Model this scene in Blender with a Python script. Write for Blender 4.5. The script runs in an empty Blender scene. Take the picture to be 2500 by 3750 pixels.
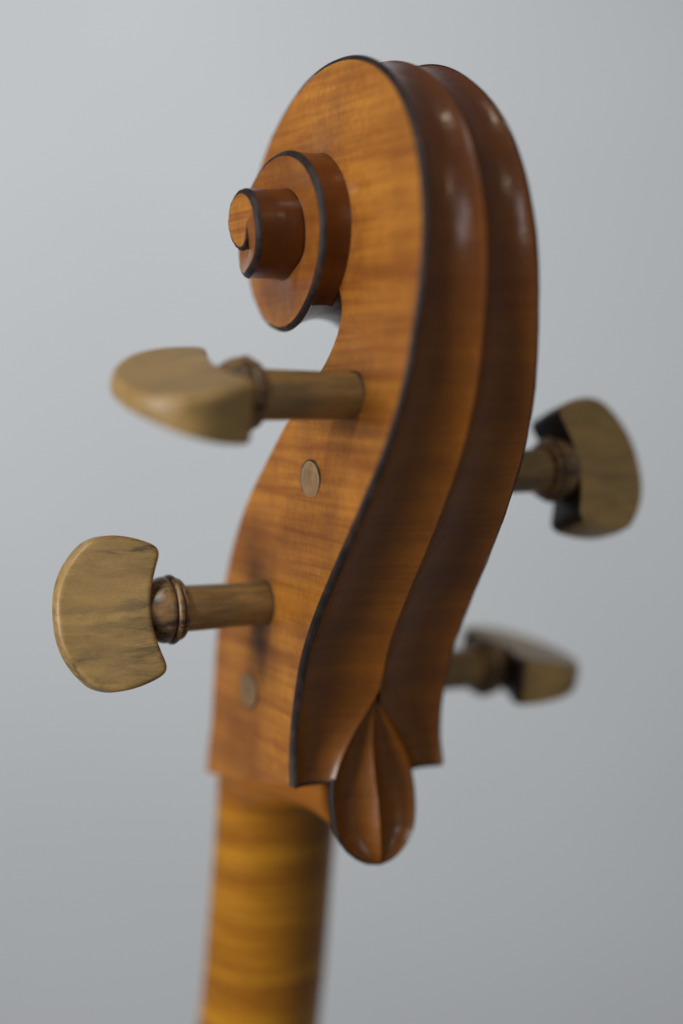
import bpy, math, random
import numpy as np
from mathutils import Vector, Matrix
random.seed(3)
S = bpy.context.scene
COL = S.collection
MM = 0.001
R = math.radians

# ------------------------------------------------------------------ camera
# camera frame: 50 mm lens, 394 mm from the origin, 29 degrees round to the left of the back, looking 5.7 degrees down
TH, PI_, DIST = R(29), R(5.7), 394.0
dvec = Vector((-math.sin(TH)*math.cos(PI_), -math.cos(TH)*math.cos(PI_), math.sin(PI_)))
cam = bpy.data.cameras.new('camera')
cam_o = bpy.data.objects.new('camera', cam)
COL.objects.link(cam_o)
cam_o.location = dvec*DIST*MM
cam_o.rotation_euler = (-dvec).to_track_quat('-Z', 'Y').to_euler()
cam.sensor_fit = 'HORIZONTAL'
cam.sensor_width = 24.0
cam.lens = 50.0
cam.clip_start = 0.01
cam.clip_end = 50
cam.dof.use_dof = True
cam.dof.focus_distance = 0.361
cam.dof.aperture_fstop = 2.2
cam.dof.aperture_blades = 0
S.camera = cam_o

# ------------------------------------------------------------------ light
w = bpy.data.worlds.new('World')
S.world = w
w.use_nodes = True
w.node_tree.nodes['Background'].inputs[0].default_value = (0.80, 0.88, 1.0, 1)
w.node_tree.nodes['Background'].inputs[1].default_value = 0.125

def area(name, direction, dist, size, power, color, size_y=None, target=(0, 0, 0)):
    l = bpy.data.lights.new(name, 'AREA')
    l.shape = 'RECTANGLE'
    l.size = size
    l.size_y = size_y or size
    l.energy = power
    l.color = color
    o = bpy.data.objects.new(name, l)
    COL.objects.link(o)
    d = Vector(direction).normalized()
    t = Vector(target)
    o.location = t + d*dist
    o.rotation_euler = (-d).to_track_quat('-Z', 'Y').to_euler()
    return o

def polar(az, el):
    # azimuth from straight behind the scroll (-y) towards +x, elevation from the horizon
    return (math.sin(R(az))*math.cos(R(el)), -math.cos(R(az))*math.cos(R(el)), math.sin(R(el)))
area('window_light', polar(-82, 3), 1.5, 0.60, 15.5, (1.0, 0.97, 0.93), 0.60)
area('second_window_light', polar(-5, 23), 1.5, 0.32, 1.55, (0.90, 0.94, 1.0), 0.42)
area('ceiling_lamp', polar(2, 76), 1.8, 0.095, 1.8, (1.0, 0.87, 0.64), 0.095)
area('reading_lamp', polar(22, 37), 1.8, 0.12, 0.9, (1.0, 0.84, 0.62), 0.14)
# unseen spot, added high over the instrument only to brighten the wall behind
sp = bpy.data.lights.new('wall_fill_spot', 'SPOT'); sp.energy = 190; sp.color = (0.90, 0.96, 1.0)
sp.spot_size = R(60); sp.spot_blend = 1.0; sp.shadow_soft_size = 0.15
spo = bpy.data.objects.new('wall_fill_spot', sp); COL.objects.link(spo)
n_ = Vector((math.sin(TH), math.cos(TH), 0)); s_v = Vector((math.cos(TH), -math.sin(TH), 0))
spo.location = n_*-1.0+s_v*-0.9+Vector((0, 0, 1.5))
aim = n_*1.4+s_v*-0.12+Vector((0, 0, -0.10))
spo.rotation_euler = (aim-spo.location).to_track_quat('-Z', 'Y').to_euler()
S.view_settings.view_transform = 'Standard'
S.view_settings.look = 'None'
S.view_settings.exposure = 0.0
S.view_settings.gamma = 1.0
S.render.engine = 'CYCLES'
S.cycles.max_bounces = 8

# ------------------------------------------------------------------ helpers
def link(name, parent=None):
    pass

def obj(name, verts, faces, mat, parent=None, smooth=True, normals=None, label=None):
    me = bpy.data.meshes.new(name)
    v = (np.asarray(verts, float)*MM)
    me.from_pydata(v.tolist(), [], faces)
    me.update()
    if smooth:
        me.polygons.foreach_set('use_smooth', [True]*len(me.polygons))
    if normals is not None:
        me.normals_split_custom_set_from_vertices([tuple(n) for n in normals])
    if isinstance(mat, (list, tuple)):
        for m in mat: me.materials.append(m)
    else:
        me.materials.append(mat)
    o = bpy.data.objects.new(name, me)
    COL.objects.link(o)
    if parent is not None: o.parent = parent
    if label: o['label'] = label
    return o

class MeshB:
    """collects grids of points into one mesh"""
    def __init__(s): s.v = []; s.f = []; s.n = []
    def grid(s, g, flip=False, nrm=None, close=False):
        g = np.asarray(g, float); a, b = g.shape[:2]; o = len(s.v)
        s.v += g.reshape(-1, 3).tolist()
        if nrm is None: nrm = grid_normals(g, close)
        if flip: nrm = -nrm
        s.n += nrm.reshape(-1, 3).tolist()
        for i in range(a-1):
            for j in range(b if close else b-1):
                k = (j+1) % b
                q = [o+i*b+j, o+i*b+k, o+(i+1)*b+k, o+(i+1)*b+j]
                s.f.append(q[::-1] if flip else q)
    def poly(s, pts, flip=False):
        o = len(s.v); pts = np.asarray(pts, float); s.v += pts.tolist()
        a = np.zeros(3)
        for i in range(len(pts)): a += np.cross(pts[i], pts[(i+1) % len(pts)])
        a /= np.linalg.norm(a)+1e-12
        if flip: a = -a
        s.n += [a.tolist()]*len(pts)
        q = list(range(o, o+len(pts)))
        s.f.append(q[::-1] if flip else q)
    def build(s, name, mat, parent=None, custom=False, **k):
        return obj(name, s.v, s.f, mat, parent, True, s.n if custom else None, **k)

def grid_normals(g, close=False):
    di = np.gradient(g, axis=0)
    if close:
        dj = (np.roll(g, -1, 1)-np.roll(g, 1, 1))/2
    else:
        dj = np.gradient(g, axis=1)
    n = np.cross(dj, di)
    l = np.linalg.norm(n, axis=2, keepdims=True)
    n = n/np.maximum(l, 1e-9)
    return n

def mirror_grid(g):
    h = np.array(g, float).copy(); h[..., 0] *= -1
    return h

def smooth1(a, k):
    if k < 1: return a
    ker = np.exp(-0.5*(np.arange(-3*k, 3*k+1)/k)**2); ker /= ker.sum()
    p = 3*k
    a = np.asarray(a, float)
    lo = 2*a[0]-a[p:0:-1]; hi = 2*a[-1]-a[-2:-p-2:-1]
    return np.convolve(np.concatenate([lo, a, hi]), ker, 'valid')

def sstep(x, a, b):
    t = np.clip((np.asarray(x, float)-a)/(b-a), 0, 1)
    return t*t*(3-2*t)

# ------------------------------------------------------------------ materials
def nt(name):
    m = bpy.data.materials.new(name)
    m.use_nodes = True
    t = m.node_tree
    b = t.nodes['Principled BSDF']
    return m, t, b
def N(t, kind, **k):
    n = t.nodes.new(kind)
    for a, v in k.items():
        if a in n.inputs.keys() if isinstance(a, str) else False: n.inputs[a].default_value = v
        else: setattr(n, a, v)
    return n
def mapping(t, scale, rot=(0, 0, 0), loc=(0, 0, 0)):
    tc = t.nodes.new('ShaderNodeTexCoord'); mp = t.nodes.new('ShaderNodeMapping')
    mp.inputs['Scale'].default_value = scale
    mp.inputs['Rotation'].default_value = rot
    mp.inputs['Location'].default_value = loc
    t.links.new(tc.outputs['Object'], mp.inputs['Vector'])
    return mp
def noise(t, vec, scale, detail=4, rough=0.55, dist=0.0):
    n = t.nodes.new('ShaderNodeTexNoise')
    n.inputs['Scale'].default_value = scale; n.inputs['Detail'].default_value = detail
    n.inputs['Roughness'].default_value = rough; n.inputs['Distortion'].default_value = dist
    t.links.new(vec.outputs[0], n.inputs['Vector'])
    return n
def ramp(t, src, stops):
    r = t.nodes.new('ShaderNodeValToRGB')
    while len(r.color_ramp.elements) < len(stops): r.color_ramp.elements.new(0.5)
    for e, (p, c) in zip(r.color_ramp.elements, stops):
        e.position = p
        e.color = (*c, 1) if len(c) == 3 else c
    t.links.new(src, r.inputs[0])
    return r
def mix(t, kind, fac, a, b):
    m = t.nodes.new('ShaderNodeMix'); m.data_type = 'RGBA'; m.blend_type = kind
    if isinstance(fac, (int, float)): m.inputs[0].default_value = fac
    else: t.links.new(fac, m.inputs[0])
    for s, v in ((6, a), (7, b)):
        if isinstance(v, tuple): m.inputs[s].default_value = (*v, 1)
        else: t.links.new(v, m.inputs[s])
    return m.outputs[2]

def varnish(name, light, dark, stain, flame=1.0, flame_scale=1.0, coat=0.5, rough=0.42, tilt=0.0, grain=1.0, antique=0.5, period=120.0, ripple=0.35, fine=4.6, top=None, volute=0.0, upper=None):
    """flamed maple under oil varnish: cross bands of flame, fine fibres along the neck, worn and darker patches"""
    m, t, b = nt(name)
    # wide cross bands (the flame): noise squeezed along z
    mp = mapping(t, (13, 13, period), (R(tilt), R(tilt*0.3), 0))
    f1 = noise(t, mp, 1.0, 2, 0.5, 0.12)
    mp2 = mapping(t, (24, 24, period*fine), (R(tilt*0.8), 0, 0), (3, 1, 2))
    f2 = noise(t, mp2, 1.0, 3, 0.6, 0.10)
    # fibres: noise stretched along z
    mp3 = mapping(t, (2600, 2600, 260))
    g = noise(t, mp3, 1.0, 3, 0.6)
    mp4 = mapping(t, (70, 70, 50), (0, 0, 0), (5, 2, 0))
    p = noise(t, mp4, 1.0, 5, 0.6)
    fr = ramp(t, f1.outputs[0], [(0.40, (0, 0, 0)), (0.58, (1, 1, 1))])
    f2r = ramp(t, f2.outputs[0], [(0.40, (0, 0, 0)), (0.62, (1, 1, 1))])
    mm = t.nodes.new('ShaderNodeMath'); mm.operation = 'MULTIPLY_ADD'
    t.links.new(fr.outputs[0], mm.inputs[0]); mm.inputs[1].default_value = 0.45*flame
    m2 = t.nodes.new('ShaderNodeMath'); m2.operation = 'MULTIPLY'
    t.links.new(f2r.outputs[0], m2.inputs[0]); m2.inputs[1].default_value = 0.55*flame
    t.links.new(m2.outputs[0], mm.inputs[2])
    c = mix(t, 'MIX', mm.outputs[0], light, dark)
    gr = ramp(t, g.outputs[0], [(0.38, (0.80, 0.77, 0.70)), (0.62, (1.07, 1.06, 1.04))])
    c = mix(t, 'MULTIPLY', grain, c, gr.outputs[0])
    pr = ramp(t, p.outputs[0], [(0.42, (0, 0, 0)), (0.72, (1, 1, 1))])
    pm = t.nodes.new('ShaderNodeMath'); pm.operation = 'MULTIPLY'
    t.links.new(pr.outputs[0], pm.inputs[0]); pm.inputs[1].default_value = antique
    c = mix(t, 'MIX', pm.outputs[0], c, stain)
    if volute:
        # older, darker varnish left round the volute where no hand has rubbed it
        tc = t.nodes.new('ShaderNodeTexCoord'); ds = t.nodes.new('ShaderNodeVectorMath'); ds.operation = 'DISTANCE'
        mlt = t.nodes.new('ShaderNodeVectorMath'); mlt.operation = 'MULTIPLY'; mlt.inputs[1].default_value = (0, 1, 1)
        t.links.new(tc.outputs['Object'], mlt.inputs[0]); t.links.new(mlt.outputs[0], ds.inputs[0])
        ds.inputs[1].default_value = (0, -0.013, 0.0735)
        wn = noise(t, mapping(t, (130, 130, 130), loc=(2, 7, 1)), 1.0, 4, 0.6)
        ma = t.nodes.new('ShaderNodeMath'); ma.operation = 'MULTIPLY_ADD'; ma.inputs[1].default_value = 0.030
        t.links.new(wn.outputs[0], ma.inputs[0]); t.links.new(ds.outputs['Value'], ma.inputs[2])
        mr = t.nodes.new('ShaderNodeMapRange'); mr.inputs['From Min'].default_value = 0.046; mr.inputs['From Max'].default_value = 0.030
        t.links.new(ma.outputs[0], mr.inputs['Value'])
        mv = t.nodes.new('ShaderNodeMath'); mv.operation = 'MULTIPLY'; mv.inputs[1].default_value = volute
        t.links.new(mr.outputs[0], mv.inputs[0])
        c = mix(t, 'MIX', mv.outputs[0], c, stain)
    if upper:
        tc = t.nodes.new('ShaderNodeTexCoord'); sx = t.nodes.new('ShaderNodeSeparateXYZ')
        t.links.new(tc.outputs['Object'], sx.inputs[0])
        ma = t.nodes.new('ShaderNodeMath'); ma.operation = 'MULTIPLY_ADD'; ma.inputs[1].default_value = 0.05
        t.links.new(p.outputs[0], ma.inputs[0]); t.links.new(sx.outputs[2], ma.inputs[2])
        mr = t.nodes.new('ShaderNodeMapRange'); mr.inputs['From Min'].default_value = 0.045; mr.inputs['From Max'].default_value = 0.120
        t.links.new(ma.outputs[0], mr.inputs['Value'])
        mv = t.nodes.new('ShaderNodeMath'); mv.operation = 'MULTIPLY'; mv.inputs[1].default_value = 0.75
        t.links.new(mr.outputs[0], mv.inputs[0])
        c = mix(t, 'MIX', mv.outputs[0], c, upper)
    # pin specks of dark varnish
    sp = noise(t, mapping(t, (1500, 1500, 1100), loc=(9, 9, 9)), 1.0, 1, 0.5)
    sr = ramp(t, sp.outputs[0], [(0.72, (0, 0, 0)), (0.80, (1, 1, 1))])
    sm = t.nodes.new('ShaderNodeMath'); sm.operation = 'MULTIPLY'
    t.links.new(sr.outputs[0], sm.inputs[0]); sm.inputs[1].default_value = 0.45
    c = mix(t, 'MIX', sm.outputs[0], c, tuple(x*0.35 for x in stain))
    if top:
        # the body varnish runs a little way down the neck and is feathered out by hand
        tc = t.nodes.new('ShaderNodeTexCoord'); sx = t.nodes.new('ShaderNodeSeparateXYZ')
        t.links.new(tc.outputs['Object'], sx.inputs[0])
        ad = t.nodes.new('ShaderNodeMath'); ad.operation = 'MULTIPLY_ADD'; ad.inputs[1].default_value = 0.02
        t.links.new(p.outputs[0], ad.inputs[0]); t.links.new(sx.outputs[2], ad.inputs[2])
        mr = t.nodes.new('ShaderNodeMapRange'); mr.inputs['From Min'].default_value = -0.090; mr.inputs['From Max'].default_value = -0.066
        t.links.new(ad.outputs[0], mr.inputs['Value'])
        mv = t.nodes.new('ShaderNodeMath'); mv.operation = 'MULTIPLY'; mv.inputs[1].default_value = 0.85
        t.links.new(mr.outputs[0], mv.inputs[0])
        c = mix(t, 'MIX', mv.outputs[0], c, top)
    t.links.new(c, b.inputs['Base Color'])
    b.inputs['Roughness'].default_value = rough
    b.inputs['Specular IOR Level'].default_value = 0.15
    b.inputs['Coat Weight'].default_value = coat
    b.inputs['Coat IOR'].default_value = 1.5
    cr_ = ramp(t, p.outputs[0], [(0.3, (0.15,)*3), (0.75, (0.30,)*3)])
    t.links.new(cr_.outputs[0], b.inputs['Coat Roughness'])
    bp = t.nodes.new('ShaderNodeBump'); bp.inputs['Strength'].default_value = 0.25; bp.inputs['Distance'].default_value = 0.00006
    t.links.new(g.outputs[0], bp.inputs['Height'])
    sb = noise(t, mapping(t, (140, 140, 60)), 1.0, 3, 0.5)
    bp2 = t.nodes.new('ShaderNodeBump'); bp2.inputs['Strength'].default_value = ripple; bp2.inputs['Distance'].default_value = 0.0006
    t.links.new(sb.outputs[0], bp2.inputs['Height']); t.links.new(bp2.outputs[0], bp.inputs['Normal'])
    t.links.new(bp.outputs[0], b.inputs['Normal']); t.links.new(bp2.outputs[0], b.inputs['Coat Normal'])
    return m

M_side = varnish('amber_varnish_flamed_maple', (0.53, 0.212, 0.030), (0.31, 0.102, 0.016), (0.17, 0.048, 0.012), tilt=-7, antique=0.42, flame=1.05, volute=0.62)
M_eye = varnish('worn_amber_varnish_maple', (0.54, 0.222, 0.030), (0.32, 0.105, 0.015), (0.17, 0.046, 0.010), tilt=5, antique=0.35, flame=1.1, period=260)
M_back = varnish('brown_varnish_maple', (0.275, 0.088, 0.004), (0.160, 0.046, 0.003), (0.060, 0.014, 0.004), flame=0.6, coat=0.75, upper=(0.090, 0.022, 0.006), rough=0.38, antique=0.35, grain=0.6, ripple=0.7)
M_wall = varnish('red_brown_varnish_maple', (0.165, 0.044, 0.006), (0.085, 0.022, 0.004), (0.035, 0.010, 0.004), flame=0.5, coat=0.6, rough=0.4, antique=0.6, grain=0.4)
M_neck = varnish('golden_neck_maple', (0.57, 0.255, 0.016), (0.31, 0.112, 0.007), (0.36, 0.12, 0.010), flame=1.2, coat=0.35, rough=0.4, tilt=-4, antique=0.15, period=270, fine=2.0, top=(0.36, 0.115, 0.014))

def mat_chamfer():
    m, t, b = nt('blackened_chamfer')
    n = noise(t, mapping(t, (260, 260, 200)), 1.0, 4, 0.6)
    r = ramp(t, n.outputs[0], [(0.35, (0.011, 0.007, 0.006)), (0.56, (0.024, 0.014, 0.011)), (0.74, (0.07, 0.026, 0.012))])
    t.links.new(r.outputs[0], b.inputs['Base Color'])
    b.inputs['Roughness'].default_value = 0.55
    b.inputs['Specular IOR Level'].default_value = 0.35
    bp = t.nodes.new('ShaderNodeBump'); bp.inputs['Strength'].default_value = 0.5; bp.inputs['Distance'].default_value = 0.0003
    t.links.new(n.outputs[0], bp.inputs['Height']); t.links.new(bp.outputs[0], b.inputs['Normal'])
    return m
M_black = mat_chamfer()

def boxwood(name, light, dark, streak, amount=0.7, coat=0.15, axis='x'):
    m, t, b = nt(name)
    sc = (28, 160, 160) if axis == 'x' else (160, 160, 160)
    n1 = noise(t, mapping(t, sc), 1.0, 5, 0.62, 0.6)
    n2 = noise(t, mapping(t, (60, 420, 420), loc=(4, 4, 1)), 1.0, 5, 0.65, 0.4)
    n3 = noise(t, mapping(t, (500, 4000, 4000)), 1.0, 2, 0.5)
    n4 = noise(t, mapping(t, (22, 55, 55), loc=(7, 1, 3)), 1.0, 4, 0.6, 0.5)
    c = ramp(t, n1.outputs[0], [(0.33, dark), (0.62, light)]).outputs[0]
    a = ramp(t, n2.outputs[0], [(0.44, (0, 0, 0)), (0.58, (1, 1, 1))])
    a4 = ramp(t, n4.outputs[0], [(0.38, (0, 0, 0)), (0.56, (1, 1, 1))])
    mu = t.nodes.new('ShaderNodeMath'); mu.operation = 'MULTIPLY'
    t.links.new(a.outputs[0], mu.inputs[0]); t.links.new(a4.outputs[0], mu.inputs[1])
    mu2 = t.nodes.new('ShaderNodeMath'); mu2.operation = 'MULTIPLY'; mu2.inputs[1].default_value = amount
    t.links.new(mu.outputs[0], mu2.inputs[0])
    c = mix(t, 'MIX', mu2.outputs[0], c, streak)
    gr = ramp(t, n3.outputs[0], [(0.35, (0.86, 0.85, 0.82)), (0.65, (1.06, 1.06, 1.04))])
    c = mix(t, 'MULTIPLY', 0.8, c, gr.outputs[0])
    t.links.new(c, b.inputs['Base Color'])
    b.inputs['Roughness'].default_value = 0.42
    b.inputs['Specular IOR Level'].default_value = 0.4
    b.inputs['Coat Weight'].default_value = coat; b.inputs['Coat Roughness'].default_value = 0.3
    bp = t.nodes.new('ShaderNodeBump'); bp.inputs['Strength'].default_value = 0.2; bp.inputs['Distance'].default_value = 0.00008
    t.links.new(n3.outputs[0], bp.inputs['Height']); t.links.new(bp.outputs[0], b.inputs['Normal'])
    return m
M_peg = boxwood('aged_boxwood', (0.50, 0.305, 0.100), (0.34, 0.205, 0.070), (0.085, 0.064, 0.036), 0.8)
M_peg2 = boxwood('clean_boxwood', (0.50, 0.305, 0.100), (0.34, 0.205, 0.070), (0.17, 0.12, 0.055), 0.5)
M_pegdark = boxwood('dark_turned_boxwood', (0.34, 0.185, 0.062), (0.19, 0.100, 0.036), (0.025, 0.018, 0.012), 0.9, 0.5)
M_shaft = boxwood('boxwood_shaft', (0.36, 0.210, 0.068), (0.24, 0.140, 0.048), (0.09, 0.058, 0.028), 0.5, 0.3)
M_end = boxwood('boxwood_end_grain', (0.34, 0.20, 0.09), (0.25, 0.145, 0.065), (0.12, 0.07, 0.035), 0.5, 0.3, axis='y')

M_scoop = boxwood('dark_scoop', (0.050, 0.034, 0.020), (0.022, 0.016, 0.012), (0.012, 0.010, 0.009), 0.8, 0.2)  # near-black colour for the scooped inner side of the peg heads

def mat_groove():
    m, t, b = nt('dark_groove'); b.inputs['Base Color'].default_value = (0.012, 0.009, 0.007, 1)
    b.inputs['Roughness'].default_value = 0.6
    return m
M_groove = mat_groove()
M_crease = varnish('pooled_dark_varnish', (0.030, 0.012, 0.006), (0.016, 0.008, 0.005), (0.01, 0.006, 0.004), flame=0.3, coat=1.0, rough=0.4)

# ------------------------------------------------------------------ background wall
def build_wall():
    m, t, b = nt('matt_wall_paint')
    n = noise(t, mapping(t, (2, 2, 2)), 1.0, 3, 0.5)
    r = ramp(t, n.outputs[0], [(0.3, (0.60, 0.60, 0.60)), (0.7, (0.64, 0.64, 0.64))])
    t.links.new(r.outputs[0], b.inputs['Base Color']); b.inputs['Roughness'].default_value = 0.85
    bp = t.nodes.new('ShaderNodeBump'); bp.inputs['Strength'].default_value = 0.1; bp.inputs['Distance'].default_value = 0.001
    n2 = noise(t, mapping(t, (300, 300, 300)), 1.0, 3, 0.5)
    t.links.new(n2.outputs[0], bp.inputs['Height']); t.links.new(bp.outputs[0], b.inputs['Normal'])
    n_ = Vector((math.sin(TH), math.cos(TH), 0))
    c = n_*1400
    s = Vector((math.cos(TH), -math.sin(TH), 0))*2200
    u = Vector((0, 0, 1400)); th = n_*120
    V = [c-s-u, c+s-u, c+s+u, c-s+u, c-s-u+th, c+s-u+th, c+s+u+th, c-s+u+th]
    F = [(0, 1, 2, 3), (5, 4, 7, 6), (4, 0, 3, 7), (1, 5, 6, 2), (3, 2, 6, 7), (4, 5, 1, 0)]
    o = obj('wall', [tuple(v) for v in V], F, m, smooth=False)
    o['kind'] = 'structure'
    return o
build_wall()

# ------------------------------------------------------------------ the profile of the scroll
YC, ZC = -13.0, 73.5
RT = {-15: 56.05, 0: 53.82, 15: 52.15, 30: 50.49, 45: 48.66, 60: 46.8, 75: 45.09, 90: 43.47, 105: 41.81, 120: 40.04, 135: 38.2, 150: 36.37, 165: 34.61, 180: 32.93, 195: 31.34, 210: 29.78, 225: 28.16, 240: 26.44, 255: 24.7, 270: 23.09, 285: 21.81, 300: 21.01, 315: 20.72, 330: 20.82, 345: 21.16, 360: 21.55, 375: 21.82, 390: 21.84, 405: 21.61, 420: 21.2, 435: 20.73, 450: 20.29, 465: 19.99, 480: 19.86, 495: 19.83, 510: 19.71, 525: 19.28, 540: 18.34, 555: 16.89, 570: 15.12, 585: 13.35, 600: 11.85, 615: 10.73, 630: 9.97, 645: 9.51, 660: 9.28, 675: 9.24, 690: 9.32, 705: 9.49, 720: 9.73, 735: 10.01, 750: 10.28, 765: 10.51, 780: 10.65, 795: 10.68, 810: 10.54, 825: 10.22, 840: 9.69, 855: 8.93, 870: 7.98, 885: 6.94, 900: 5.95, 915: 5.12, 930: 4.51, 945: 4.12, 960: 3.94, 975: 3.93, 990: 4.06, 1005: 4.23, 1020: 4.33, 1035: 4.32, 1050: 4.26, 1065: 4.23, 1080: 4.31, 1095: 4.6, 1110: 5.18}
WK = [(-60, 20.5), (-40, 18.8), (-20, 17.0), (0, 15.4), (20, 14.4), (37, 13.2), (46, 12.5), (60, 11.9), (75, 11.8), (90, 12.0), (105, 12.7), (120, 13.6), (135, 14.9), (150, 16.5), (190, 19.6), (225, 20.8), (270, 22.2), (300, 23.4), (330, 24.0), (360, 24.5), (405, 25), (450, 25.5), (495, 26.3), (540, 28), (585, 31.5), (630, 34.6), (675, 35.2), (710, 35.9), (735, 36.4), (1200, 36.4)]
T_END = 1108.0
T_TH = -42.0            # where the pegbox ends and the first turn begins
# back of the pegbox: half width, y, z
PB = [(23.9, -16.3, -70.4), (23.7, -15.3, -67.0), (23.3, -14.9, -60.5), (23.3, -16.2, -52.0), (23.4, -18.6, -44.5), (23.6, -21.1, -37.1), (23.6, -24.4, -30.8), (23.6, -28.4, -24.5), (23.3, -33.3, -17.2), (22.9, -39.3, -8.8), (22.2, -45.7, 0.4), (21.3, -52.0, 10.4), (20.5, -56.6, 17.8), (19.6, -60.3, 26.1), (18.8, -63.2, 34.2), (18.3, -64.6, 39.3)]
tt = np.arange(-24, T_END+0.5, 2.0)
rr = np.interp(tt, list(RT.keys()), list(RT.values())); 
rr[tt < -15] = 56.05+(-15-tt[tt < -15])*0.17
rr = smooth1(rr, 4)
ww = smooth1(np.interp(tt, [a for a, _ in WK], [b for _, b in WK]), 5)
spir = np.stack([ww, YC-rr*np.cos(np.radians(tt)), ZC+rr*np.sin(np.radians(tt))], 1)
k0 = np.searchsorted(tt, -18)
ctrl = np.vstack([np.array(PB), spir[k0:]])
def resample(P, ds):
    L = np.concatenate([[0], np.cumsum(np.linalg.norm(np.diff(P[:, 1:], axis=0), axis=1))])
    n = max(2, int(L[-1]/ds)+1)
    s = np.linspace(0, L[-1], n)
    return np.stack([np.interp(s, L, P[:, i]) for i in range(P.shape[1])], 1)
low = resample(ctrl[:len(PB)+4], 1.0)
low = np.stack([smooth1(low[:, i], 4) for i in range(3)], 1)
# pegbox rows then spiral rows
cut = np.argmax(low[:, 2] > spir[k0+1][2])
RIM = np.vstack([low[:cut], spir[k0+1:]])
blend = slice(cut-8, cut+9)
def path_t(P):
    a = np.degrees(np.arctan2(P[:, 2]-ZC, -(P[:, 1]-YC)))
    return a
T = np.concatenate([path_t(low[:cut]), tt[k0+1:]])
# gentle smoothing over the join
sm = np.stack([smooth1(RIM[:, i], 3) for i in range(3)], 1)
wgt = np.zeros(len(RIM)); wgt[max(0, cut-15):cut+15] = 1; wgt = smooth1(wgt, 3)[:, None]
RIM = RIM*(1-wgt)+sm*wgt
NR = len(RIM)
# outward normal of the profile in the yz plane
tan = np.gradient(RIM[:, 1:], axis=0); tan /= np.linalg.norm(tan, axis=1, keepdims=True)
NRM = np.stack([-tan[:, 1], tan[:, 0]], 1)
s_ = smooth1(NRM[:, 0], 2); c_ = smooth1(NRM[:, 1], 2); l_ = np.hypot(s_, c_); NRM = np.stack([s_/l_, c_/l_], 1)
def rimI(t):
    """half width, y, z at spiral angle t"""
    i = np.interp(t, T, np.arange(NR))
    return np.array([np.interp(i, np.arange(NR), RIM[:, k]) for k in range(3)])
CH = 1.6-0.35*sstep(T, -75, -35)+0.15*sstep(T, 200, 330)
CH = CH*(1-0.5*sstep(T, 930, 1040)-0.42*sstep(T, 1050, T_END))
W_ = RIM[:, 0]
side_yz = RIM[:, 1:]-NRM*(CH*0.62)[:, None]       # corner towards the cheek
back_yz = RIM[:, 1:]+NRM*(CH*0.38)[:, None]       # corner towards the back
side_x = W_+0.30
back_x = W_-CH*0.75

def wobble(i, amp=0.10):
    return amp*(math.sin(i*0.37)+math.sin(i*0.83+1.3)*0.7+random.uniform(-0.6, 0.6))

def base_dr(t):
    """how much wider a turn is at its foot than at its rim"""
    return 0.5+0.6*sstep(t, 560, 660)-1.1*sstep(t, 900, 1000)
def inner_x(t):
    w0 = float(np.interp(t, T, W_))
    k1 = float(sstep(t, 40, 150)); a = 16.6*(1-k1)+(w0+1.0)*k1
    k2 = float(sstep(t, 280, 340))
    k3 = float(sstep(t, 600, 690))
    return a*(1-k2)+(w0-1.0*(1-k3)+0.3*k3)*k2
def foot(t):
    """foot of the wall of the turn whose rim is at t"""
    w0, y, z = rimI(t)
    r = math.hypot(y-YC, z-ZC); k = 1+float(base_dr(t))/max(r, 1)
    return np.array([inner_x(t-360), YC+(y-YC)*k, ZC+(z-ZC)*k])

# front edge of the pegbox
FE = [(39.9, -80.7), (37.9, -71.5), (36.6, -69.0), (35.5, -54), (32.2, -37.8), (26.2, -21.6), (21.3, -9.9), (14.0, 3), (1.6, 16.9), (-6.1, 25.4), (-15.5, 33.0), (-21.9, 38.2), (-26.6, 43.9), (-29.8, 50), (-31.8, 55.0)]
ft = foot(T_TH+360)
FE = np.array(FE+[(ft[1], ft[2])])
FEd = resample(np.column_stack([FE[:, 0]*0, FE]), 1.0)[:, 1:]
FEd = np.stack([smooth1(FEd[:, 0], 4), smooth1(FEd[:, 1], 4)], 1)
wz = np.array([p[::2] for p in RIM[:cut+12]])      # half width against z on the back
def wF(z): return float(np.interp(z, wz[:, 1], wz[:, 0]))
i_th = int(np.searchsorted(T, T_TH))

rows = list(range(NR))
inner = np.zeros((NR, 3))
for i in rows:
    t = T[i]
    if i <= i_th:
        u = i/i_th
        k = u*(len(FEd)-1)
        y = np.interp(k, np.arange(len(FEd)), FEd[:, 0]); z = np.interp(k, np.arange(len(FEd)), FEd[:, 1])
        x = wF(z)+0.25
        x = x*(1-sstep(u, 0.8, 1))+inner_x(T_TH)*sstep(u, 0.8, 1)
        inner[i] = (x, y, z)
    elif t+360 <= T_END:
        inner[i] = foot(t+360)
KC = 18
last_face = int(np.searchsorted(T, T_END-360))
def cheek_rows(i0, i1):
    g = np.zeros((i1-i0, KC, 3))
    for a, i in enumerate(range(i0, i1)):
        for j in range(KC):
            v = j/(KC-1)
            y, z = side_yz[i]*(1-v)+inner[i][1:]*v
            # a soft cove where the face meets the next turn's wall
            x = side_x[i]*(1-v)+inner[i][0]*v
            g[a, j] = (-x, y, z)
    return g

cello = bpy.data.objects.new('cello', None)
COL.objects.link(cello)
cello['label'] = 'amber varnished cello scroll, pegbox and neck seen from behind, with four wooden pegs'
cello['category'] = 'cello'

# ---- cheeks
full = cheek_rows(0, last_face+1)
nf = grid_normals(full)
nm = nf.copy(); nm[..., 0] *= -1
IS = i_th+6
pegbox = MeshB()
pegbox.grid(full[:IS+1], False, nf[:IS+1]); pegbox.grid(mirror_grid(full[:IS+1]), True, -nm[:IS+1])
scroll = MeshB()
scroll.grid(full[IS:], False, nf[IS:]); scroll.grid(mirror_grid(full[IS:]), True, -nm[IS:])

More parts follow.
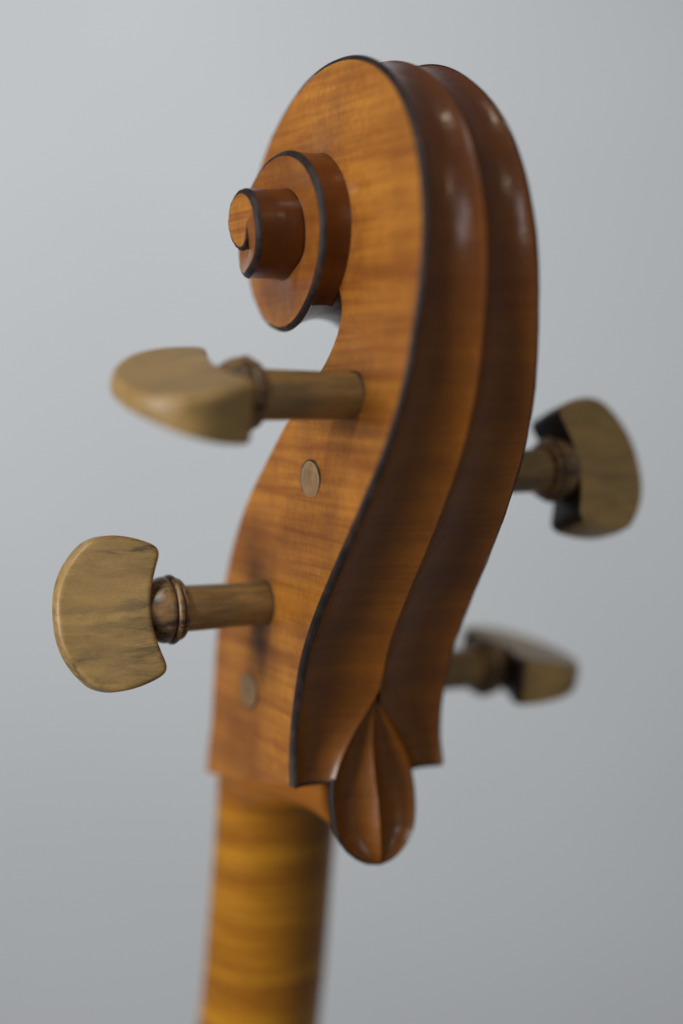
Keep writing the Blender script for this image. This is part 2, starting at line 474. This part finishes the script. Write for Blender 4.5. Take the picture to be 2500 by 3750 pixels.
# ---- pegbox front rim, cavity and lower end
TW = 6.5
fr = []
for i in range(0, i_th+1, 2):
    x, y, z = inner[i]
    by, bz = side_yz[i]
    d = np.array([by-y, bz-z]); L = np.linalg.norm(d); d /= L
    dep = max(L-13, 4)*float(1-0.75*sstep(i/i_th, 0.9, 1.0))
    q = []
    q.append((-x, y, z))
    for s in (0.35, 0.65): q.append((-x+TW*s, y-d[0]*0.25, z-d[1]*0.25))
    q.append((-x+TW, y, z))
    for s in (0.1, 0.5, 0.9, 1.0): q.append((-x+TW+1.5*s, y+d[0]*dep*s, z+d[1]*dep*s))
    q.append((0, y+d[0]*dep, z+d[1]*dep))
    fr.append(q+[(-a, b, c) for a, b, c in q[-2::-1]])
fr = np.array(fr)
pegbox.grid(fr, False)
# end walls of the cavity
for rr_ in (fr[2], fr[-3]):
    pegbox.poly(rr_[3:-3])

# ---- the back: two channels and a ridge
def rowback(i, xs, leafe):
    pass
NCH = 22
def e_half(z):      # half width of the leaf that grows out of the ridge
    return float(np.interp(z, [-93.6, -93.0, -91.5, -89, -86, -82, -76, -70.5, -65, -58, -52.5, -49.5, -47.5], [0.0, 3.4, 6.2, 9.1, 11.1, 12.2, 12.5, 12.0, 10.2, 6.3, 2.6, 0.7, 0.0]))
def ridge_y(z):     # y of the leaf's outline
    return float(np.interp(z, [-95, -88, -80, -70, -60, -52, -48], [-22.0, -20.6, -19.1, -17.5, -17.6, -18.0, -18.9]))
def spine_y(z):     # y of the leaf's own central ridge
    return float(np.interp(z, [-95, -91, -84, -77, -70, -64, -57, -52, -48], [-21.2, -22.0, -21.5, -20.2, -18.4, -17.4, -17.3, -18.0, -18.9]))
i_end = int(np.searchsorted(T, 326))
chl = []
for i in range(0, i_end+1):
    w0 = back_x[i]; y, z = back_yz[i]; n = NRM[i]
    dep = (0.17*w0-0.15)*float(1-0.15*sstep(T[i], -70, -88))
    if z < -47.5 and T[i] < -20:
        e = e_half(z); dy = y-ridge_y(z)
        rid = dy/max(-n[0], 0.3)
    else:
        e = 0.0; rid = float(np.interp(T[i], [-40, -20, 0, 30, 45, 60, 90], [1.5, 1.5, 1.3, 0.9, 0.4, 0.0, 0.0]))
        if T[i] < -20 and z < -30:
            k = float(sstep(-z, 30, 47.5)); rid = rid*(1-k)+k*((back_yz[i][0]-ridge_y(-48))*0+2.6)
    e = max(e, 0.16)
    row = []
    for j in range(NCH):
        v = j/(NCH-1)
        x = w0*(1-v)+e*v
        vv = v
        o = rid*vv**1.4-dep*(math.sin(math.pi*vv)**0.8 if 0 < vv < 1 else 0)
        row.append((-x, y+n[0]*o, z+n[1]*o))
    chl.append(row)
chl = np.array(chl)
# smooth along the length to avoid kinks
for c in range(3):
    for j in range(NCH):
        chl[:, j, c] = smooth1(chl[:, j, c], 3)
ncl = -grid_normals(chl)
ncr = ncl.copy(); ncr[..., 0] *= -1
bp_ = MeshB(); bs_ = MeshB()
bp_.grid(chl[:IS+1], True, -ncl[:IS+1]); bp_.grid(mirror_grid(chl[:IS+1]), False, ncr[:IS+1])
bs_.grid(chl[IS:], True, -ncl[IS:]); bs_.grid(mirror_grid(chl[IS:]), False, ncr[IS:])
# thin crest closing the two channels
for b_, sl in ((bp_, slice(0, IS+1)), (bs_, slice(IS, None))):
    zz = chl[sl, -1]
    keep = zz[:, 0] > -0.4
    idx = np.where(keep)[0]
    a = zz[idx]; m_ = a.copy(); m_[:, 0] *= -1
    b_.grid(np.stack([a, m_], 1), True)

# ---- chamfers
def band(i0, i1, b=None):
    g = []
    for i in range(i0, i1):
        k = wobble(i, 0.10)
        sx, (sy, sz) = side_x[i], side_yz[i]-NRM[i]*k
        bx, (by, bz) = back_x[i]+wobble(i+9, 0.04), back_yz[i]
        g.append([(-sx, sy, sz), (-(sx*0.9+bx*0.1)-0.0, sy*0.75+by*0.25+NRM[i][0]*0.16, sz*0.75+bz*0.25+NRM[i][1]*0.16),
                  (-(sx*0.5+bx*0.5)-0.18, sy*0.42+by*0.58+NRM[i][0]*0.20, sz*0.42+bz*0.58+NRM[i][1]*0.20), (-bx, by, bz)])
    return np.array(g)
ch_p = MeshB(); g = band(0, IS+1); ch_p.grid(g, True); ch_p.grid(mirror_grid(g), False)
ch_s = MeshB(); g = band(IS, NR); ch_s.grid(g, True); ch_s.grid(mirror_grid(g), False)

n0 = NRM[0]; up = np.array([0, -n0[1], n0[0]])
dn = np.array([0, inner[0][1]-RIM[0][1], inner[0][2]-RIM[0][2]]); dn /= np.linalg.norm(dn)
e0 = chl[0][:-2]; o3 = np.array([0, n0[0], n0[1]])
along = np.array([0, 0.0, -1.0])
lo_ = np.stack([e0+o3*0.02-along*0.25, e0+o3*0.16+along*0.18, e0+o3*0.0+along*0.55, e0-o3*0.8+along*0.75, e0-o3*2.6+along*0.6], 1)
ch_p.grid(lo_, True); ch_p.grid(mirror_grid(lo_), False)

# ---- walls of the inner turns
i_w = int(np.searchsorted(T, T_TH+360-16)); i_eye = int(np.searchsorted(T, 590))
NWL = 12
def walls(i0, i1):
    g = []
    for i in range(i0, i1):
        f = foot(T[i]); by, bz = back_yz[i]; bx = back_x[i]
        r = []
        for j in range(NWL):
            v = 0 if j == 0 else 0.07+0.93*(j-1)/(NWL-2)
            # waist: walls are slightly hollow with a cove at the foot
            h = -0.30*math.sin(math.pi*v)*min(1, (bx-f[0])/6)
            q = v**1.5
            y = f[1]*(1-q)+by*q+NRM[i][0]*h; z = f[2]*(1-q)+bz*q+NRM[i][1]*h
            r.append((-((f[0]-0.4)*(1-v)+bx*v), y, z))
        g.append(r)
    return np.array(g)
wa = walls(i_w, NR); nw = grid_normals(wa)
nwm = nw.copy(); nwm[..., 0] *= -1
ie = i_eye-i_w
turns = []; eyes = []
for side in (0, 1):
    for lst, sl in ((turns, slice(0, ie+1)), (eyes, slice(ie, None))):
        m_ = MeshB()
        if side == 0: m_.grid(wa[sl], False, nw[sl])
        else: m_.grid(mirror_grid(wa[sl]), True, -nwm[sl])
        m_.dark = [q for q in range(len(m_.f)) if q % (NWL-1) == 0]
        lst.append(m_)

# ---- face of the eye
i_c = last_face
ring = np.array([(-side_x[i], *side_yz[i]) for i in range(i_c, NR)])
cen = ring.mean(0); cen[0] = -36.6
capg = np.array([[p*(1-v)+cen*v for v in np.linspace(0, 1, 10)] for p in ring])
capg2 = np.concatenate([capg, capg[:1]], 0)
tip = ring[-1]; st = ring[0]
caps = []
for side in (0, 1):
    m_ = MeshB()
    if side == 0:
        m_.grid(capg, False); m_.poly([st, tip, cen])
    else:
        m_.grid(mirror_grid(capg), True); m_.poly([np.array([-1, 1, 1])*a for a in (st, tip, cen)], True)
    caps.append(m_)

# ---- chin: the leaf
zs = []
zl = np.concatenate([np.linspace(-47.6, -86, 60), -86-7.6*np.sin(np.linspace(0, math.pi/2, 24))[1:]])
NL = 14
leaf = []
for z in zl:
    e = max(e_half(z), 0.02); ye = ridge_y(z); ys = spine_y(z)
    dep = 0.14*e*float(1-0.45*sstep(-z, 87, 93.5))+0.1*min(e, 1)
    row = []
    for j in range(-NL, NL+1):
        v = abs(j)/NL
        x = e*j/NL
        y = ys*(1-v)**1.0+ye*v
        y += dep*2.0*math.sin(math.pi*v**1.05)**0.85 if 0 < v < 1 else 0
        # the floor curls up towards the tip
        row.append((x, y, z))
    leaf.append(row)
leaf = np.array(leaf)
for j in range(leaf.shape[1]):
    leaf[:, j, 1] = smooth1(leaf[:, j, 1], 2)
    leaf[4:58, j, 0] = smooth1(leaf[:, j, 0], 2)[4:58]
# lower end of the pegbox (the shoulders, hidden ones included)
endp = [tuple(inner[0]*np.array([-1, 1, 1]))]+[tuple(p*np.array([1, 1, 1])) for p in full[0][::-1][1:]]+[tuple(p) for p in chl[0]]
kz = int(np.argmin(np.abs(zl+70.4)))
endp += [(leaf[kz, q][0], leaf[kz, q][1]+1.4, -70.5) for q in range(1, NL+1, 2)]
endp += [(-a, b, c) for a, b, c in endp[::-1]]
endp = np.array(endp)
capc = endp.mean(0)
pegbox.poly(endp)

pegbox_o = pegbox.build('pegbox', M_side, cello, custom=False)
bp_.build('fluted_back', M_back, pegbox_o, custom=True)
ch_p.build('black_chamfer', M_black, pegbox_o)
scroll_o = scroll.build('scroll', M_side, cello, custom=False)
bs_.build('fluted_back', M_back, scroll_o, custom=True)
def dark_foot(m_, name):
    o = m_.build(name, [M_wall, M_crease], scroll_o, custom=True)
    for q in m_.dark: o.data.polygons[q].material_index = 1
for m_ in turns: dark_foot(m_, 'turn')
ch_s.build('black_chamfer', M_black, scroll_o)
for m_ in eyes: dark_foot(m_, 'eye_wall')
for m_ in caps: m_.build('eye', M_eye, scroll_o)

# ---- chin
chin = MeshB(); chin.grid(leaf[:, :NL+1]); chin.grid(leaf[:, NL:])
chin_o = chin.build('chin', M_back, cello)
# outline of the leaf below the shoulders, as a dark chamfer, then the body behind it
io = [k for k in range(len(zl)) if zl[k] <= -69.5]
left = [leaf[k, 0] for k in io]; right = [leaf[k, -1] for k in io]
out = np.array(left+right[::-1][1:])
out = np.array([smooth1(out[:, c], 1) for c in range(3)]).T
def outline_offset(o, d, dy):
    t_ = np.gradient(o[:, [0, 2]], axis=0); t_ /= np.linalg.norm(t_, axis=1, keepdims=True)
    n = np.stack([t_[:, 1], -t_[:, 0]], 1)
    r = o.copy(); r[:, 0] += n[:, 0]*d; r[:, 2] += n[:, 1]*d; r[:, 1] += dy
    return r
sg = 1 if outline_offset(out, 1, 0)[len(out)//2][2] < out[len(out)//2][2] else -1
lip = outline_offset(out, 0.55*sg, 0.15)
lip2 = outline_offset(out, 0.75*sg, 0.9)
lip3 = outline_offset(out, 0.2*sg, 2.6); r1 = outline_offset(out, -0.4*sg, 4.8); r2 = outline_offset(out, -2.2*sg, 8.0)
cb = MeshB(); cb.grid(np.stack([out, lip, lip2, lip3, r1, r2], 1), True)
cb.build('black_chamfer', M_black, chin_o)

# ---- neck and its root: overlapping solids fused and smoothed
def solid(secs):
    """secs: list of closed loops -> closed mesh"""
    v = []; f = []; n = len(secs[0])
    for s in secs: v += [tuple(p) for p in s]
    for a in range(len(secs)-1):
        for j in range(n):
            k = (j+1) % n
            f.append((a*n+j, a*n+k, (a+1)*n+k, (a+1)*n+j))
    f.append(tuple(range(n))[::-1]); f.append(tuple(range((len(secs)-1)*n, len(secs)*n)))
    return v, f
def nsec(z, hw, yf, yb, ex=2.3):
    p = [(-hw, yf, z), (hw, yf, z)]
    for a in np.linspace(0, math.pi, 26):
        c, s = math.cos(a), math.sin(a)
        x = hw*math.copysign(abs(c)**(2/ex), c); y = yf-5-(yf-5-yb)*abs(s)**(2/ex)
        p.append((x, y, z))
    return p
V, F = [], []
def add(v, f):
    o = len(V); V.extend(v); F.extend([tuple(i+o for i in q) for q in f])
secs = []
for z, hw, yf, yb in [(-230, 20.5, 75, 46), (-150, 19.6, 56, 31), (-110, 19.2, 48.5, 25.5), (-90, 19.5, 44.8, 22.5), (-84, 19.9, 43.4, 19), (-80, 21.2, 40.0, 14), (-72, 22.4, 39.0, 9)]:
    secs.append(nsec(z, hw, yf, yb, 2.0))
add(*solid(secs))
# root: widths shrink from the cheeks to the chin as it runs back
def rsec(y, hw, z0, z1, ex=2.6):
    p = [(-hw, y, z0), (hw, y, z0)]
    for a in np.linspace(0, math.pi, 26):
        c, s = math.cos(a), math.sin(a)
        p.append((hw*math.copysign(abs(c)**(2/ex), c), y, z0-4-(z0-4-z1)*abs(s)**(2/ex) if z1 < z0-4 else z0-4))
    return p
secs = [rsec(y, hw, -68.5, zb) for y, hw, zb in [(30, 21, -96), (22, 20.5, -92), (14, 19.3, -87.5), (6, 17.6, -85), (-2, 15.4, -84.8), (-8, 13.7, -86.5), (-11.5, 12.6, -88.5)]]
add(*solid(secs))
me = bpy.data.meshes.new('neck')
me.from_pydata((np.array(V)*MM).tolist(), [], F); me.update()
neck_tmp = bpy.data.objects.new('neck_source', me); COL.objects.link(neck_tmp)
rm = neck_tmp.modifiers.new('fuse', 'REMESH'); rm.mode = 'VOXEL'; rm.voxel_size = 0.0009; rm.use_smooth_shade = True
smm = neck_tmp.modifiers.new('soft', 'SMOOTH'); smm.factor = 0.5; smm.iterations = 24
dg = bpy.context.evaluated_depsgraph_get(); dg.update()
me2 = bpy.data.meshes.new_from_object(neck_tmp.evaluated_get(dg))
bpy.data.objects.remove(neck_tmp)
me2.materials.clear(); me2.materials.append(M_neck)
me2.polygons.foreach_set('use_smooth', [True]*len(me2.polygons))
neck = bpy.data.objects.new('neck', me2); COL.objects.link(neck); neck.parent = cello

# ------------------------------------------------------------------ pegs
def lathe(prof, n=56):
    g = []
    for a, r in prof:
        g.append([(a, r*math.cos(2*math.pi*k/n), r*math.sin(2*math.pi*k/n)) for k in range(n)])
    return np.array(g)

def head_outline(n=120):
    """(a, b): a outward along the peg, b across; a scooped inner side and a domed outer side"""
    pts = []
    H = 19.6
    ctl = [(10.4, 0), (10.2, 3.5), (9.4, 7.5), (8.3, 11), (7.2, 13.8), (6.9, 15.2), (7.7, 16.4), (10.5, 17.8), (14, 19.0), (18, 19.8), (21.5, 19.8), (25, 18.7), (28.3, 15.6), (31, 12.1), (32.8, 8.2), (33.7, 4.2), (33.9, 0)]
    up = np.array(ctl, float)
    full_ = np.vstack([up, up[-2:0:-1]*np.array([1, -1])])
    m = len(full_)
    P = np.vstack([full_, full_[:1]])
    L = np.concatenate([[0], np.cumsum(np.linalg.norm(np.diff(P, axis=0), axis=1))])
    s = np.linspace(0, L[-1], n, endpoint=False)
    q = np.stack([np.interp(s, L, P[:, 0]), np.interp(s, L, P[:, 1])], 1)
    for _ in range(3): q = (np.roll(q, 1, 0)+2*q+np.roll(q, -1, 0))/4
    return q

def half_thick(a, b):
    h = np.interp(a, [4, 9, 16, 24, 31, 35.5], [7.6, 7.3, 6.3, 4.6, 3.0, 2.1])
    return h

def peg_head_mesh():
    o = head_outline()
    c = np.array([20.0, 0.0])
    d = o-c; n = len(o)
    t_ = (np.roll(o, -1, 0)-np.roll(o, 1, 0)); t_ /= np.linalg.norm(t_, axis=1, keepdims=True)
    nn = np.stack([t_[:, 1], -t_[:, 0]], 1)
    if ((nn*d).sum(1)).mean() < 0: nn = -nn
    rf = 1.25
    rings = []
    def ring(off, hfun):
        q = o+nn*off
        h = half_thick(q[:, 0], q[:, 1])
        return np.stack([q[:, 0], q[:, 1], hfun(h)], 1)
    def inner_ring(s, top):
        q = c+(o-nn*rf-c)*s
        h = half_thick(q[:, 0], q[:, 1])
        # faces very slightly hollow
        h = h-0.12*(1-s**2)*np.clip((q[:, 0]-6)/14, 0, 1)
        return np.stack([q[:, 0], q[:, 1], h*top], 1)
    for s in (0.02, 0.2, 0.4, 0.6, 0.8, 0.93): rings.append(inner_ring(s, 1))
    for a in np.linspace(0, math.pi/2, 6): rings.append(ring(-rf*(1-math.sin(a)), lambda h, a=a: h-rf*(1-math.cos(a))))
    for s in (0.5, 0.0, -0.5): rings.append(ring(0.25*(1-abs(s)*2), lambda h, s=s: (h-rf)*s))
    for a in np.linspace(math.pi/2, 0, 6): rings.append(ring(-rf*(1-math.sin(a)), lambda h, a=a: -(h-rf*(1-math.cos(a)))))
    for s in (0.93, 0.8, 0.6, 0.4, 0.2, 0.02): rings.append(inner_ring(s, -1))
    g = np.array(rings)
    mb = MeshB(); mb.grid(g, False, close=True)
    mb.poly(g[0][::-1]); mb.poly(g[-1])
    return mb
SHAFT_IN = None
def make_peg(px, py, pz, dirx, dy, dz, alpha, reach, label, near=None, stretch=1.0):
    """px,py,pz: centre of the collar; dirx: -1 left, +1 right; alpha: turn of the head about the axis"""
    root = bpy.data.objects.new('tuning_peg', None)
    COL.objects.link(root); root.parent = cello
    a = Vector((dirx, dy, dz)).normalized()
    b = Vector((0, math.sin(alpha), math.cos(alpha))); b = (b-a*b.dot(a)).normalized()
    n = a.cross(b)
    M = Matrix((a, b, n)).transposed().to_4x4()
    M.translation = Vector((px, py, pz))*MM
    root.matrix_world = M
    root['label'] = label
    def rr_(x): return 6.15-0.0165*(-x)      # taper of the shaft
    prof = [(x, rr_(x)) for x in np.linspace(-reach, 0.1, 26)]
    mb = MeshB(); mb.grid(lathe(prof), True, close=True)
    sh = mb.build('shaft', M_shaft, root)
    # flush far end of the shaft showing on the other cheek
    re = rr_(-reach)
    mb = MeshB(); mb.grid(lathe([(-reach, re+0.02), (-reach-0.12, re-0.12), (-reach-0.16, re*0.6), (-reach-0.16, 0.02)]), False, close=True)
    mb.build('shaft_end', M_end, sh)
    mb = MeshB(); mb.grid(lathe([(-reach+0.2, re+0.34), (-reach-0.02, re+0.30), (-reach-0.03, re-0.02)]), False, close=True)
    mb.build('hole_rim', M_groove, sh)
    if near:
        rn = rr_(-near)
        mb = MeshB(); mb.grid(lathe([(-near-1.5, rn+0.34), (-near+0.12, rn+0.34), (-near+0.22, rn+0.22), (-near+0.22, rn-0.05)]), True, close=True)
        mb.build('hole_rim', M_groove, sh)
    col = [(-0.15, 6.0), (-0.05, 7.3), (0.25, 7.95), (0.75, 8.2), (1.2, 8.1), (1.45, 7.75), (1.6, 7.7), (1.75, 8.3), (2.1, 8.95), (2.6, 9.2), (3.1, 9.1), (3.5, 8.6), (3.65, 8.2), (3.8, 8.2), (4.05, 8.55), (4.7, 8.75), (5.6, 8.6), (6.8, 8.15), (8.0, 7.4), (9.3, 6.6), (12.0, 5.2)]
    mb = MeshB(); mb.grid(lathe(col), True, close=True)
    mb.build('collar', M_pegdark, root)
    for x, r in ((1.53, 7.72), (3.72, 8.22)):
        mb = MeshB(); mb.grid(lathe([(x-0.22, r-0.1), (x-0.16, r+0.18), (x+0.16, r+0.18), (x+0.22, r-0.1)]), True, close=True)
        mb.build('turned_groove', M_groove, root)
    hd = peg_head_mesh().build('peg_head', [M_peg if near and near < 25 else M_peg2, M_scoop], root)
    if stretch != 1.0:      # hand carved: no two heads are quite the same length
        for v in hd.data.vertices: v.co.x = (33.9-(33.9-v.co.x/MM)*stretch)*MM
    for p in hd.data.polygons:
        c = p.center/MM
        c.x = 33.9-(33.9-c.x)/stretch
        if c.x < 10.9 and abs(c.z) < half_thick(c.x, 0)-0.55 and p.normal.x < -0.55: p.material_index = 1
    return root
make_peg(-45.2, -39.6, 33.4, -1, 0.0, 0.020, R(75), 66.7, 'left peg nearest the scroll, turned so its thin edge shows', 26.35)
make_peg(-48.5, 0.0, -23.2, -1, 0.0, 0.015, R(11), 72, 'left peg nearest the neck, its broad face to the viewer', 24.75)
make_peg(51.5, -22.5, 11.2, 1, 0.0, 0.0, R(20), 73.2, 'right peg nearest the scroll, its scooped inner side showing', stretch=1.10)
make_peg(51.5, 10.3, -50.9, 1, 0.0, -0.015, R(82), 75.4, 'right peg nearest the neck, far and out of focus', stretch=1.06)
